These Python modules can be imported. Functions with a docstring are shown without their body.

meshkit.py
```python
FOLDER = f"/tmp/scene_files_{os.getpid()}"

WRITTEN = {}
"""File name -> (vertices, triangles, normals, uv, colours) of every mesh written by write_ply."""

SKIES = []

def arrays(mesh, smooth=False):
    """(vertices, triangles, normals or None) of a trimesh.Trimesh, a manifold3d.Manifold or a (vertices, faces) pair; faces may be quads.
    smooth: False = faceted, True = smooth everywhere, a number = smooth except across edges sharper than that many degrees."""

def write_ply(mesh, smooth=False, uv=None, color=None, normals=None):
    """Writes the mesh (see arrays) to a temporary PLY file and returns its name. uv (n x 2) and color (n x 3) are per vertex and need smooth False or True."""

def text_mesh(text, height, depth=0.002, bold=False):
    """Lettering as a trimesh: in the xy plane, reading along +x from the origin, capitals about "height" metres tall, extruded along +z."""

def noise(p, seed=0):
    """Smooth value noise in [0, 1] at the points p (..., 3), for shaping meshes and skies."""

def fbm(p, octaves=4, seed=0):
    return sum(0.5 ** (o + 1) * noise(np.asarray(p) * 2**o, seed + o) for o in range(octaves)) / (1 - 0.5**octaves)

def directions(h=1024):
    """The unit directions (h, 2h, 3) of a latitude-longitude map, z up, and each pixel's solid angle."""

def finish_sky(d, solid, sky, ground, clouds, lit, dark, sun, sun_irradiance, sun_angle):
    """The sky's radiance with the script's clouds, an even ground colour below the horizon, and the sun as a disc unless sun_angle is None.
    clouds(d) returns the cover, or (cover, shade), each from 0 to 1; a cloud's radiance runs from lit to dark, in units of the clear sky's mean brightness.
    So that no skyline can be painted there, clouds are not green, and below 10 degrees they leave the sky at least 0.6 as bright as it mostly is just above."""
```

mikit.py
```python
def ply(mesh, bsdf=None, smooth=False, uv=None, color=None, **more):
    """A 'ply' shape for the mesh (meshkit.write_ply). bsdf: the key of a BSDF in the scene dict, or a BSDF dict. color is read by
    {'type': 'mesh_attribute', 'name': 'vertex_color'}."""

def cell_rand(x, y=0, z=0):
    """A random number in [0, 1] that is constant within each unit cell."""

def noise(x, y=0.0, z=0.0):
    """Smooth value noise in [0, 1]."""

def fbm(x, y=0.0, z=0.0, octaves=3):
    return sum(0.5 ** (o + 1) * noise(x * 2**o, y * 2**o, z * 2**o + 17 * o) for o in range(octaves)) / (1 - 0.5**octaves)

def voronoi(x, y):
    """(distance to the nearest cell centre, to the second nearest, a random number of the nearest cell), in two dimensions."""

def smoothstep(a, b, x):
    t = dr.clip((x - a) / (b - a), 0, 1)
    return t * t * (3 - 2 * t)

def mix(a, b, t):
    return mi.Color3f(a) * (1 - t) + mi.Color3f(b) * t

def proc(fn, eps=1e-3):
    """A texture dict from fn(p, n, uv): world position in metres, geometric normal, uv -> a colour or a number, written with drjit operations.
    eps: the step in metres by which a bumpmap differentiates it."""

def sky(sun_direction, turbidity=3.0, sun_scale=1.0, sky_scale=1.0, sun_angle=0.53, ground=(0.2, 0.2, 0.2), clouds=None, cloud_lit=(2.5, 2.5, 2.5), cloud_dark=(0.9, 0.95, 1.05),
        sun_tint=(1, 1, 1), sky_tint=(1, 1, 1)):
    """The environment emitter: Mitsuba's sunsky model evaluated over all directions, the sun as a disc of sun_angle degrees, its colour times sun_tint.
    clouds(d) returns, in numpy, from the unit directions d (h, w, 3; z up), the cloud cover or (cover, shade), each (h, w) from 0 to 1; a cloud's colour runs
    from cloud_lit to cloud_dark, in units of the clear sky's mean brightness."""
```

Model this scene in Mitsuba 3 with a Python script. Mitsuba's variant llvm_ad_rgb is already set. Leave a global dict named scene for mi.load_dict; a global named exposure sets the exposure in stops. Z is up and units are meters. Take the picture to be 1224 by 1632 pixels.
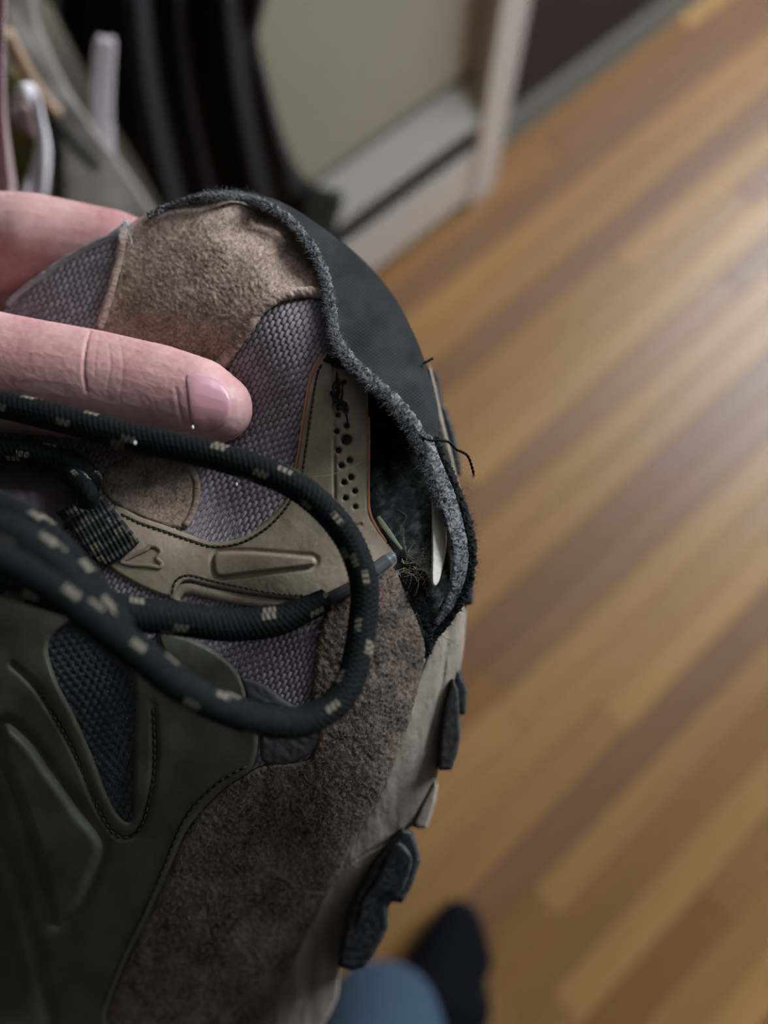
import math, random
import numpy as np, trimesh, mitsuba as mi, drjit as dr, manifold3d as m3
import mikit, meshkit
import shapely
from shapely.geometry import Polygon, LineString, Point
from scipy.spatial import Delaunay, cKDTree
from scipy.interpolate import RBFInterpolator, LinearNDInterpolator
from mikit import proc, noise as nz, fbm as fb, voronoi, cell_rand, smoothstep, mix

random.seed(3)
rng = np.random.default_rng(11)
T = mi.ScalarTransform4f
scene, labels = {}, {}

# ------------------------------------------------------------------ camera
FPX, CX, CY, EYE = 1133.0, 612.0, 816.0, np.array([0.0, 0.0, 0.80])
AX = np.array([1.0, 0, 0]); AY = np.array([0, 1133.0, 355.0]) / math.hypot(1133, 355); AZ = np.array([0, 355.0, -1133.0]) / math.hypot(1133, 355)
scene['camera'] = {'type': 'thinlens', 'fov_axis': 'x', 'fov': math.degrees(2 * math.atan(CX / FPX)),
    'to_world': T().look_at(origin=EYE.tolist(), target=(EYE + AZ).tolist(), up=AY.tolist()),
    'aperture_radius': 0.0024, 'focus_distance': 0.146, 'near_clip': 0.01, 'far_clip': 50.0}
exposure = 1.15
# ------------------------------------------------------------------ light: daylight from the window in the end wall
WINDOW_RADIANCE = [9.8, 10.2, 10.6]


def P(x, y, d):
    """Design coordinates of the held shoe (x right, y down in steps of about an eighth of a millimetre at 14 cm; d millimetres of distance) -> world."""
    x, y, d = np.broadcast_arrays(np.asarray(x, float), np.asarray(y, float), np.asarray(d, float) * 1e-3)
    return EYE + ((x - CX) / FPX * d)[..., None] * AX + ((CY - y) / FPX * d)[..., None] * AY + d[..., None] * AZ


S_, T_ = np.array([0.746, 0.666, 0]), np.array([-0.666, 0.746, 0])   # along the boards and the wall / towards the wall
S_ /= np.linalg.norm(S_); T_ /= np.linalg.norm(T_)


def R3(s, t, z):
    s, t, z = np.broadcast_arrays(np.asarray(s, float), np.asarray(t, float), np.asarray(z, float))
    return s[..., None] * S_ + t[..., None] * T_ + z[..., None] * np.array([0, 0, 1.0])


# ------------------------------------------------------------------ materials
def prin(key, color, rough=0.8, spec=0.3, **kw):
    c = color if isinstance(color, dict) else {'type': 'rgb', 'value': list(map(float, color))}
    scene[key] = {'type': 'twosided', 'b': {'type': 'principled', 'base_color': c, 'roughness': float(rough), 'specular': float(spec), **kw}}
    return key


def C(*a):
    return mi.Color3f(*[float(v) for v in a])


def suede_fn(lo, hi, k):
    def fn(p, n, uv):
        a = fb(uv.x * 3.2 * k, uv.y * 3.2 * k, 3.0, octaves=3)
        b = nz(uv.x * 0.55 * k, uv.y * 0.5 * k, 9.0)
        c = nz(uv.x * 9.0 * k, uv.y * 6.0 * k, 4.0)
        return mix(lo, hi, dr.clip(0.08 + 0.95 * (a - 0.25) + 0.45 * (b - 0.3) + 0.35 * (c - 0.4), 0, 1))
    return fn


def weave_fn(ang, a, b, yarn, gap):
    ca, sa = math.cos(ang), math.sin(ang)

    def fn(p, n, uv):
        x, y = uv.x * 10, uv.y * 10
        x2 = x + 5 * (nz(x * 0.02, y * 0.02, 1.0) - 0.5)
        u, v = (x2 * ca + y * sa) / a, (-x2 * sa + y * ca) / b
        row = dr.floor(u)
        fu, fv = u - row, v + 0.5 * row
        fv = fv - dr.floor(fv)
        h = dr.sqrt(dr.maximum(dr.sin(math.pi * fu), 0)) * (0.15 + 0.85 * dr.sqrt(dr.maximum(dr.sin(math.pi * fv), 0)))
        tone = 0.8 + 0.4 * cell_rand(row, dr.floor(v + 0.5 * row), 3)
        return mix(gap, yarn, smoothstep(0.15, 0.75, h)) * tone
    return fn


def weave_h(x, y, ang, a, b):
    x2 = x + 5 * (meshkit.noise(np.stack([x * 0.02, y * 0.02, 1 + 0 * x], -1)) - 0.5)
    u, v = (x2 * math.cos(ang) + y * math.sin(ang)) / a, (-x2 * math.sin(ang) + y * math.cos(ang)) / b
    row = np.floor(u); fu = u - row; fv = (v + 0.5 * row) % 1
    return np.sqrt(np.sin(np.pi * fu)) * (0.15 + 0.85 * np.sqrt(np.sin(np.pi * fv)))


def leather_fn(lo, hi):
    def fn(p, n, uv):
        a = fb(uv.x * 0.25, uv.y * 0.25, 1.0, octaves=3)
        b = nz(uv.x * 5.0, uv.y * 5.0, 2.0)
        return mix(lo, hi, dr.clip(0.5 + 1.3 * (a - 0.5) + 0.3 * (b - 0.5), 0, 1))
    return fn


def guard_fn(p, n, uv):
    a = dr.sin(uv.y * 10 * 1.05 + 0.8 * nz(uv.x * 0.5, uv.y * 0.5, 1.0)) * dr.sin(uv.x * 10 * 0.8)
    b = fb(uv.x * 0.35, uv.y * 0.35, 5.0, octaves=3)
    return mix(C(0.006, 0.009, 0.010), C(0.021, 0.027, 0.029), dr.clip(0.5 + 0.35 * a + 1.5 * (b - 0.5), 0, 1))


def fray_fn(p, n, uv):
    a = fb(uv.x * 4.5, uv.y * 4.5, 2.0, octaves=2)
    b = nz(uv.x * 0.7, uv.y * 0.7, 8.0)
    return mix(C(0.02, 0.023, 0.028), C(0.23, 0.245, 0.26), smoothstep(0.30, 0.85, a * 0.7 + b * 0.4))


def lace_fn(p, n, uv):
    lane = dr.floor(uv.y * 13)
    ph = uv.x / 12.5 + 0.31 * cell_rand(lane, 3, 1) + 0.06 * lane
    on = (ph - dr.floor(ph) < 0.21) & (cell_rand(lane, dr.floor(ph), 7) > 0.60)
    dot = dr.abs(dr.sin(uv.x * math.pi / 1.05 + lane * 1.57))
    body = mix(C(0.002, 0.0032, 0.004), C(0.0085, 0.012, 0.0125), nz(uv.x * 3.0, uv.y * 40, 0.0))
    return dr.select(on & (dot > 0.3), mix(C(0.06, 0.055, 0.042), C(0.17, 0.155, 0.12), dot), body)


def skin_fn(p, n, uv):
    a = fb(uv.x * 0.12, uv.y * 0.12, 1.0, octaves=3)
    b = fb(uv.x * 1.6, uv.y * 1.6, 5.0, octaves=2)
    return mix(C(0.44, 0.212, 0.212), C(0.60, 0.37, 0.36), dr.clip(0.5 + 1.5 * (a - 0.5) + 0.5 * (b - 0.5), 0, 1))


def midsole_fn(p, n, uv):
    a = fb(uv.x * 0.5, uv.y * 0.12, 1.0, octaves=4)
    b = nz(uv.x * 5, uv.y * 3, 5.0)
    return mix(C(0.15, 0.128, 0.104), C(0.29, 0.26, 0.22), dr.clip(0.5 + 1.6 * (a - 0.5) + 0.35 * (b - 0.5), 0, 1))


def rubber_fn(p, n, uv):
    a = fb(uv.x * 1.5, uv.y * 1.5, 1.0, octaves=3)
    return mix(C(0.016, 0.019, 0.021), C(0.050, 0.056, 0.058), smoothstep(0.3, 0.9, a))


def lining_fn(p, n, uv):
    a = fb(uv.x * 1.1 + uv.y * 0.4, uv.y * 1.1, 1.0, octaves=4)
    return mix(C(0.006, 0.008, 0.008), C(0.05, 0.058, 0.056), smoothstep(0.4, 0.9, a))


def wood_fn(p, n, uv):
    k = dr.floor(uv.y / 10.0)
    t = uv.y - 10.0 * k
    r1, r2, r3 = cell_rand(k, 1, 0), cell_rand(k, 2, 0), cell_rand(k, 3, 0)
    g = fb(uv.x * 3.0 + 11 * r1, t * 55.0 + 7 * r2, r1 * 9, octaves=3)
    f = nz(uv.x * 12.0, t * 420.0, r2 * 5)
    base = mix(C(0.26, 0.125, 0.042), C(0.53, 0.31, 0.118), r1 * 0.8 + 0.2 * r3)
    base = mix(base, C(0.20, 0.095, 0.055), dr.select(r2 > 0.62, 0.7, 0.0))
    return base * (0.50 + 0.32 * g + 0.08 * f)


prin('suede_material', proc(suede_fn(C(0.16, 0.115, 0.094), C(0.60, 0.46, 0.385), 1.0)), 0.95, 0.1, sheen=0.4)
prin('shaded_patch_suede_material', proc(suede_fn(C(0.10, 0.075, 0.058), C(0.40, 0.31, 0.25), 1.0)), 0.95, 0.1, sheen=0.2)  # darker than the toe cap suede, in part shade put into the colour
prin('coarse_suede_material', proc(suede_fn(C(0.028, 0.022, 0.018), C(0.235, 0.188, 0.155), 0.85)), 0.95, 0.1, sheen=0.3)
prin('mesh_material', proc(weave_fn(-1.05 + math.pi / 2, 7.0, 15.0, C(0.265, 0.24, 0.275), C(0.05, 0.045, 0.055))), 0.7, 0.35)
prin('quarter_mesh_material', proc(weave_fn(0.35, 10.0, 12.0, C(0.05, 0.06, 0.07), C(0.022, 0.026, 0.03))), 0.8, 0.3)
prin('leather_material', proc(leather_fn(C(0.185, 0.148, 0.103), C(0.32, 0.265, 0.195))), 0.6, 0.4)
prin('quarter_leather_material', proc(leather_fn(C(0.058, 0.062, 0.047), C(0.10, 0.106, 0.085))), 0.6, 0.4)
prin('cut_edge_material', [0.42, 0.20, 0.10], 0.8)
prin('guard_material', proc(guard_fn), 0.85, 0.2)
prin('fray_material', proc(fray_fn), 0.95, 0.1)
prin('grey_fibre_material', [0.25, 0.265, 0.28], 0.9)
prin('black_fibre_material', [0.012, 0.014, 0.016], 0.9)
prin('dark_fibre_material', [0.032, 0.036, 0.036], 0.95)
prin('brown_fibre_material', [0.20, 0.155, 0.125], 0.95)
prin('white_fibre_material', [0.62, 0.62, 0.60], 0.8)
prin('lace_material', proc(lace_fn), 0.8, 0.15)
prin('skin_material', proc(skin_fn), 0.5, 0.4)
prin('nail_material', [0.52, 0.275, 0.325], 0.36, 0.45)
prin('midsole_material', proc(midsole_fn), 0.8, 0.3)
prin('insole_material', [0.56, 0.55, 0.50], 0.9)
prin('rubber_material', proc(rubber_fn), 0.6, 0.4)
prin('lining_material', proc(lining_fn), 0.95, 0.1)
prin('aglet_material', [0.10, 0.115, 0.13], 0.4, 0.5)
prin('stitch_material', [0.035, 0.028, 0.02], 0.8)
prin('grass_material', [0.50, 0.60, 0.38], 0.5)
prin('straw_material', [0.46, 0.42, 0.30], 0.8)
prin('wood_material', proc(wood_fn), 0.42, 0.42)
prin('gap_material', [0.05, 0.03, 0.02], 0.9)
prin('plum_material', [0.031, 0.017, 0.022], 0.65, 0.3)
prin('white_paint_material', [0.68, 0.645, 0.605], 0.5, 0.4)
prin('cream_material', [0.43, 0.415, 0.33], 0.5, 0.4)
prin('baseboard_material', [0.115, 0.11, 0.09], 0.6)
prin('ledge_material', [0.44, 0.435, 0.41], 0.5, 0.4)
prin('slot_material', [0.02, 0.022, 0.024], 0.7)
prin('black_cloth_material', [0.012, 0.012, 0.014], 0.8, 0.25)
prin('grey_cloth_material', [0.31, 0.295, 0.285], 0.8)
prin('green_black_material', [0.015, 0.022, 0.02], 0.7)
prin('tan_material', [0.42, 0.31, 0.22], 0.7)
prin('white_cloth_material', [0.76, 0.76, 0.84], 0.7)
prin('strap_material', [0.42, 0.39, 0.43], 0.8)
prin('pink_cloth_material', [0.42, 0.33, 0.34], 0.7)
prin('denim_material', [0.030, 0.058, 0.095], 0.85)
prin('sock_material', [0.004, 0.005, 0.008], 0.95, 0.1)
prin('ceiling_material', [0.30, 0.295, 0.285], 0.9)
prin('sweater_material', [0.05, 0.05, 0.055], 0.95)


# ------------------------------------------------------------------ helpers
def put(key, mesh, mat, smooth=True, uv=None, label=None, cat=None, group=None, kind=None):
    scene[key] = mikit.ply(mesh, mat, smooth=smooth, uv=uv)
    tag(key, label, cat, group, kind)
    return key


def tag(key, label=None, cat=None, group=None, kind=None):
    e = {k: v for k, v in (('label', label), ('category', cat), ('group', group), ('kind', kind)) if v}
    if e:
        labels[key] = e


COUNT = {}


def nxt(key):
    n = COUNT.get(key, 0); COUNT[key] = n + 1
    return key if n == 0 else f'{key}_{n:03d}'


def spline(pts, step=3.0, closed=False):
    pts = np.asarray(pts, float); n = len(pts); out = []
    for i in range(n if closed else n - 1):
        g = (lambda k: pts[k % n]) if closed else (lambda k: pts[min(max(k, 0), n - 1)])
        p0, p1, p2, p3 = g(i - 1), g(i), g(i + 1), g(i + 2)
        m = max(2, int(np.linalg.norm((p2 - p1)[:2]) / step)); t = np.linspace(0, 1, m, endpoint=False)[:, None]
        out.append(0.5 * (2 * p1 + (p2 - p0) * t + (2 * p0 - 5 * p1 + 4 * p2 - p3) * t ** 2 + (3 * p1 - p0 - 3 * p2 + p3) * t ** 3))
    if not closed:
        out.append(pts[-1:])
    return np.vstack(out)


def poly(pts, closed_spline=True, holes=()):
    p = Polygon(spline(pts, 3.0, True) if closed_spline else pts, holes)
    return p if p.is_valid else max(getattr(p.buffer(0), 'geoms', [p.buffer(0)]), key=lambda g: g.area)


def densify(ring, step):
    ring = LineString(ring); n = max(6, int(ring.length / step))
    return shapely.get_coordinates(shapely.line_interpolate_point(ring, np.linspace(0, ring.length, n, endpoint=False)))


def sheet(pg, D, up=1.0, back=0.5, edge=8.0, step=3.0, disp=None, full_back=False, roundback=False, proj=None):
    """A pad of leather, cloth or rubber: outline pg, lying on the surface D(x, y), standing 'up' mm proud of it with rounded edges and going 'back' mm below. -> mesh, uv"""
    proj = proj or P
    rings = [pg.exterior.coords] + [h.coords for h in pg.interiors]
    B = [densify(r, step) for r in rings]; nb = sum(map(len, B))
    pts = list(B)
    for k in (0.12, 0.35, 0.65, 1.0):
        q = pg.buffer(-edge * k)
        for g in getattr(q, 'geoms', [q]):
            if not g.is_empty:
                pts += [densify(r, step) for r in [g.exterior.coords] + [h.coords for h in g.interiors]]
    x0, y0, x1, y1 = pg.bounds
    gy = np.arange(y0, y1, step * 0.866); gx = np.arange(x0, x1, step)
    X, Y = np.meshgrid(gx, gy); X = X + (np.arange(len(gy)) % 2)[:, None] * step / 2
    inner = pg.buffer(-(edge + step * 0.6))
    if not inner.is_empty:
        k = shapely.contains_xy(inner, X.ravel(), Y.ravel())
        pts.append(np.stack([X.ravel()[k], Y.ravel()[k]], 1))
    V = np.vstack(pts)
    F = Delaunay(V).simplices
    c = V[F].mean(1); F = F[shapely.contains_xy(pg, c[:, 0], c[:, 1])]
    a, b, cc = V[F[:, 0]], V[F[:, 1]], V[F[:, 2]]
    area = (b[:, 0] - a[:, 0]) * (cc[:, 1] - a[:, 1]) - (b[:, 1] - a[:, 1]) * (cc[:, 0] - a[:, 0])
    F = F[np.abs(area) > 1e-6]; F = np.where((area[np.abs(area) > 1e-6] > 0)[:, None], F[:, ::-1], F)
    r = cKDTree(np.vstack(B)).query(V)[0]; r[:nb] = 0
    e = np.sqrt(np.clip(1 - (1 - np.clip(r / edge, 0, 1)) ** 2, 0, 1))
    d0 = D(V[:, 0], V[:, 1])
    h = up * e + (disp(V[:, 0], V[:, 1]) * e if disp is not None else 0)
    front = proj(V[:, 0], V[:, 1], d0 - h)
    uv = V / 10.0
    if full_back:
        low = proj(V[:, 0], V[:, 1], d0 + back * (e if roundback else 1))
        n = len(V); faces = [F, F[:, ::-1] + n]; verts = [front, low]; uvs = [uv, uv]; off = n
    else:
        low = proj(V[:nb, 0], V[:nb, 1], d0[:nb] + back)
        faces = [F]; verts = [front, low]; uvs = [uv, uv[:nb]]; off = len(V)
    s = 0
    for ring in B:
        i = np.arange(len(ring)); j = (i + 1) % len(ring); i, j = i + s, j + s; s += len(ring)
        side = np.vstack([np.stack([i, j, j + off], 1), np.stack([i, j + off, i + off], 1)])
        faces.append(side)
    m = trimesh.Trimesh(np.vstack(verts), np.vstack(faces), process=False)
    trimesh.repair.fix_normals(m) if full_back and len(V) < 4000 else None
    return m, np.vstack(uvs)


def tube(path, radius, n=16, disp=None, flat=1.0, cap=True, up=None):
    """A tube along world points path; radius in metres (number or per point); disp(s mm, angle fraction) metres. -> mesh, uv (length mm, turn)"""
    path = np.asarray(path, float); m = len(path); radius = np.broadcast_to(np.asarray(radius, float), (m,))
    t = np.gradient(path, axis=0); t /= np.linalg.norm(t, axis=1, keepdims=True) + 1e-12
    u = np.asarray(up if up is not None else -AZ, float)
    N = []
    u = u - t[0] * (u @ t[0]); u /= np.linalg.norm(u)
    for k in range(m):
        u = u - t[k] * (u @ t[k]); u /= np.linalg.norm(u); N.append(u)
    N = np.array(N); Bn = np.cross(t, N)
    s = np.r_[0, np.cumsum(np.linalg.norm(np.diff(path, axis=0), axis=1))] * 1000
    th = np.arange(n + 1) / n
    rr = np.repeat(radius[:, None], n + 1, 1)
    if disp is not None:
        rr = rr + disp(s[:, None] + 0 * th[None], th[None] + 0 * s[:, None])
    v = path[:, None] + rr[..., None] * (np.cos(2 * np.pi * th)[None, :, None] * N[:, None] * flat + np.sin(2 * np.pi * th)[None, :, None] * Bn[:, None])
    uv = np.stack(np.broadcast_arrays(s[:, None], th[None]), -1).reshape(-1, 2)
    i, j = np.meshgrid(np.arange(m - 1), np.arange(n), indexing='ij'); a = (i * (n + 1) + j).ravel()
    f = np.vstack([np.stack([a, a + 1, a + n + 2], 1), np.stack([a, a + n + 2, a + n + 1], 1)])
    v = v.reshape(-1, 3)
    if cap:
        k = len(v); v = np.vstack([v, path[:1] - t[:1] * radius[0] * 0.6, path[-1:] + t[-1:] * radius[-1] * 0.6]); uv = np.vstack([uv, uv[:1], uv[-1:]])
        q = np.arange(n); e = (m - 1) * (n + 1)
        f = np.vstack([f, np.stack([q * 0 + k, q + 1, q], 1), np.stack([q * 0 + k + 1, e + q, e + q + 1], 1)])
    return trimesh.Trimesh(v, f, process=False), uv


def hairs(root, direction, length, r, curl=0.4, seg=4, seed=0):
    """Many loose fibres in one mesh: each a three-sided curved tube."""
    g = np.random.default_rng(seed); n = len(root)
    d = direction / np.linalg.norm(direction, axis=1, keepdims=True)
    length = np.broadcast_to(length, (n,)); c1, c2 = g.normal(size=(n, 3)), g.normal(size=(n, 3))
    t = np.linspace(0, 1, seg + 1)
    ctr = root[:, None] + length[:, None, None] * (t[None, :, None] * d[:, None] + curl * ((t ** 2)[None, :, None] * c1[:, None] * 0.5 + (t ** 2 * (1 - t))[None, :, None] * c2[:, None]))
    a = np.cross(d, g.normal(size=(n, 3))); a /= np.linalg.norm(a, axis=1, keepdims=True); b = np.cross(d, a)
    th = np.arange(3) * 2 * np.pi / 3
    ring = np.cos(th)[None, :, None] * a[:, None] + np.sin(th)[None, :, None] * b[:, None]
    v = ctr[:, :, None] + r * (1 - 0.7 * t)[None, :, None, None] * ring[:, None]
    base = (np.arange(n) * (seg + 1) * 3)[:, None, None]
    i, j = np.meshgrid(np.arange(seg), np.arange(3), indexing='ij'); p = (i * 3 + j).ravel(); q = (i * 3 + (j + 1) % 3).ravel()
    f = np.vstack([np.stack([p, q, q + 3], 1), np.stack([p, q + 3, p + 3], 1)])
    return trimesh.Trimesh(v.reshape(-1, 3), (base + f[None]).reshape(-1, 3), process=False)


def box(s0, s1, t0, t1, z0, z1, bev=0.0):
    """A bevelled box in the room's axes (along the wall, towards the wall, up)."""
    c = []
    for a in (0, 1):
        for b in (0, 1):
            for d in (0, 1):
                A, B, Z = (s0, s1)[a], (t0, t1)[b], (z0, z1)[d]
                sa, sb, sz = (1, -1)[a] * bev, (1, -1)[b] * bev, (1, -1)[d] * bev
                c += [(A + sa, B + sb, Z), (A + sa, B, Z + sz), (A, B + sb, Z + sz)] if bev else [(A, B, Z)]
    c = np.array(c); pts = R3(c[:, 0], c[:, 1], c[:, 2])
    m = trimesh.convex.convex_hull(pts)
    return m


def hull_chain(mans, a, b):
    pa, ra, pb, rb = a[0], a[1], b[0], b[1]
    s = [m3.Manifold.sphere(r, 28).translate(tuple(p)) for p, r in ((pa, ra), (pb, rb))]
    mans.append(m3.Manifold.batch_hull(s))


def body_mesh(chains, refine, taubin=10):
    mans = []
    for ch in chains:
        for a, b in zip(ch[:-1], ch[1:]):
            hull_chain(mans, a, b)
    m = m3.Manifold.batch_boolean(mans, m3.OpType.Add).refine_to_length(refine)
    q = m.to_mesh(); tm = trimesh.Trimesh(q.vert_properties[:, :3], q.tri_verts, process=True)
    trimesh.smoothing.filter_taubin(tm, lamb=0.5, nu=0.52, iterations=taubin)
    return tm


def N3(x, y, s, seed=0, octv=2):
    return meshkit.fbm(np.stack([x * s, y * s, 0 * x + seed * 3.7], -1), octv, seed) - 0.5


# ------------------------------------------------------------------ the setting
put('floor', box(-1.8, 2.2, -2.2, 0.60, -0.03, -0.0125), 'gap_material', smooth=False, kind='structure', label='honey coloured strip wood floor')
pw, s_edge = 0.0386, 0
pid = 0
t = -0.75
row = 0
while t < 0.45:
    s = -0.95 + rng.uniform(-0.4, 0)
    while s < 1.5:
        L = rng.uniform(0.5, 1.4)
        m = box(s, s + L - 0.0006, t, t + pw - 0.0006, -0.0125, 0.0, 0.0008)
        v = m.vertices; ss, tt = v @ S_, v @ T_
        pid += 1
        uv = np.stack([ss, pid * 10.0 + 2.0 + (tt - t)], 1)
        scene[nxt('floor__plank')] = mikit.ply(m, 'wood_material', smooth=False, uv=uv)
        s += L
    t += pw; row += 1

WALL_T = 0.484
WT0, WT1 = -0.62, 0.42
put('wall_front', box(-1.8, 2.2, WALL_T + 0.012, WALL_T + 0.1, -0.02, 2.4), 'plum_material', smooth=False, kind='structure', label='dark plum painted wall behind the floor')
put('wall_right', trimesh.util.concatenate([box(2.2, 2.3, -2.2, WT0 - 0.04, 0, 2.4), box(2.2, 2.3, WT1 + 0.04, 0.6, 0, 2.4), box(2.2, 2.3, WT0 - 0.04, WT1 + 0.04, 0, 0.85), box(2.2, 2.3, WT0 - 0.04, WT1 + 0.04, 2.2, 2.4)]), 'plum_material', smooth=False, kind='structure', label='plum wall with the window')
put('wall_left', box(-1.9, -1.8, -2.2, 0.6, 0, 2.4), 'plum_material', smooth=False, kind='structure', label='plum side wall')
put('wall_back', box(-1.9, 2.3, -2.3, -2.2, 0, 2.4), 'plum_material', smooth=False, kind='structure', label='plum wall behind the viewer')
put('ceiling', box(-1.9, 2.3, -2.3, 0.6, 2.4, 2.5), 'ceiling_material', smooth=False, kind='structure', label='pale ceiling')
put('window_1', trimesh.util.concatenate([box(2.17, 2.24, WT0 - 0.06, WT0, 0.83, 2.22), box(2.17, 2.24, WT1, WT1 + 0.06, 0.83, 2.22), box(2.17, 2.24, WT0, WT1, 0.83, 0.89), box(2.17, 2.24, WT0, WT1, 2.16, 2.22), box(2.18, 2.23, -0.12, -0.08, 0.89, 2.16)]), 'white_paint_material', smooth=False, kind='structure', label='white window frame')
pane = trimesh.Trimesh(R3([2.215] * 4, [WT0, WT1, WT1, WT0], [0.89, 0.89, 2.16, 2.16]), [[0, 1, 2], [0, 2, 3]], process=False)
if (pane.face_normals[0] @ S_) > 0:
    pane.invert()
scene['window_1__bright_pane'] = mikit.ply(pane, 'white_paint_material', emitter={'type': 'area', 'radiance': {'type': 'rgb', 'value': WINDOW_RADIANCE}})

# baseboard with a quarter round at its foot
put('baseboard_front', trimesh.util.concatenate([box(0.60, 2.2, WALL_T - 0.002, WALL_T + 0.014, 0, 0.030, 0.002), box(0.60, 2.2, WALL_T - 0.010, WALL_T, 0, 0.012, 0.003)]), 'baseboard_material', smooth=False, kind='structure', label='low grey baseboard under the plum wall')

# white slotted heater cabinet, its right end at s = 0.55
HT, HS1, HS0 = 0.435, 0.591, -1.0
post = box(HS1 - 0.052, HS1, HT - 0.002, WALL_T + 0.012, 0.0, 0.80, 0.004)
put('heater_cabinet__end_post', post, 'white_paint_material', smooth=False)
put('heater_cabinet__lower_panel', box(HS0, HS1 - 0.050, HT, HT + 0.002, 0.018, 0.105, 0.0005), 'white_paint_material', smooth=False, label='pale lower panel')
put('heater_cabinet__toe_base', box(HS0, HS1 - 0.06, HT + 0.012, HT + 0.05, 0.0, 0.018), 'slot_material', smooth=False)
put('heater_cabinet__slot', box(HS0, HS1 - 0.052, HT + 0.016, HT + 0.05, 0.02, 0.150), 'slot_material', smooth=False, label='dark air slot')
lc = np.array([(HT - 0.001, 0.140), (HT - 0.001, 0.146), (HT + 0.016, 0.196), (HT + 0.05, 0.202), (HT + 0.05, 0.140)])
ledge = trimesh.convex.convex_hull(np.vstack([R3(HS0, lc[:, 0], lc[:, 1]), R3(HS1 - 0.056, lc[:, 0], lc[:, 1])]))
put('heater_cabinet__ledge', ledge, 'ledge_material', smooth=False, label='sloping white ledge above the slot')
put('heater_cabinet__front_panel', box(HS0, HS1 - 0.050, HT + 0.016, HT + 0.05, 0.206, 0.80, 0.003), 'cream_material', smooth=False, label='cream upper panel')
put('heater_cabinet__panel_lip', box(HS0, HS1 - 0.050, HT + 0.018, HT + 0.05, 0.196, 0.206), 'baseboard_material', smooth=False)
put('heater_cabinet__bottom_foot', box(HS1 - 0.048, HS1 - 0.004, HT + 0.004, HT + 0.05, 0, 0.01), 'slot_material', smooth=False)
tag('heater_cabinet', 'white and cream metal heater cabinet with a dark slot, standing against the plum wall', 'heater')


# ------------------------------------------------------------------ dark things standing left of the heater
def upright(T0):
    """Depth (mm) of an upright surface parallel to the heater, T0 metres along the wall's normal."""
    def D(x, y):
        return 1000 * T0 / (((x - CX) / FPX) * (AX @ T_) + ((CY - y) / FPX) * (AY @ T_) + AZ @ T_)
    return D


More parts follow.
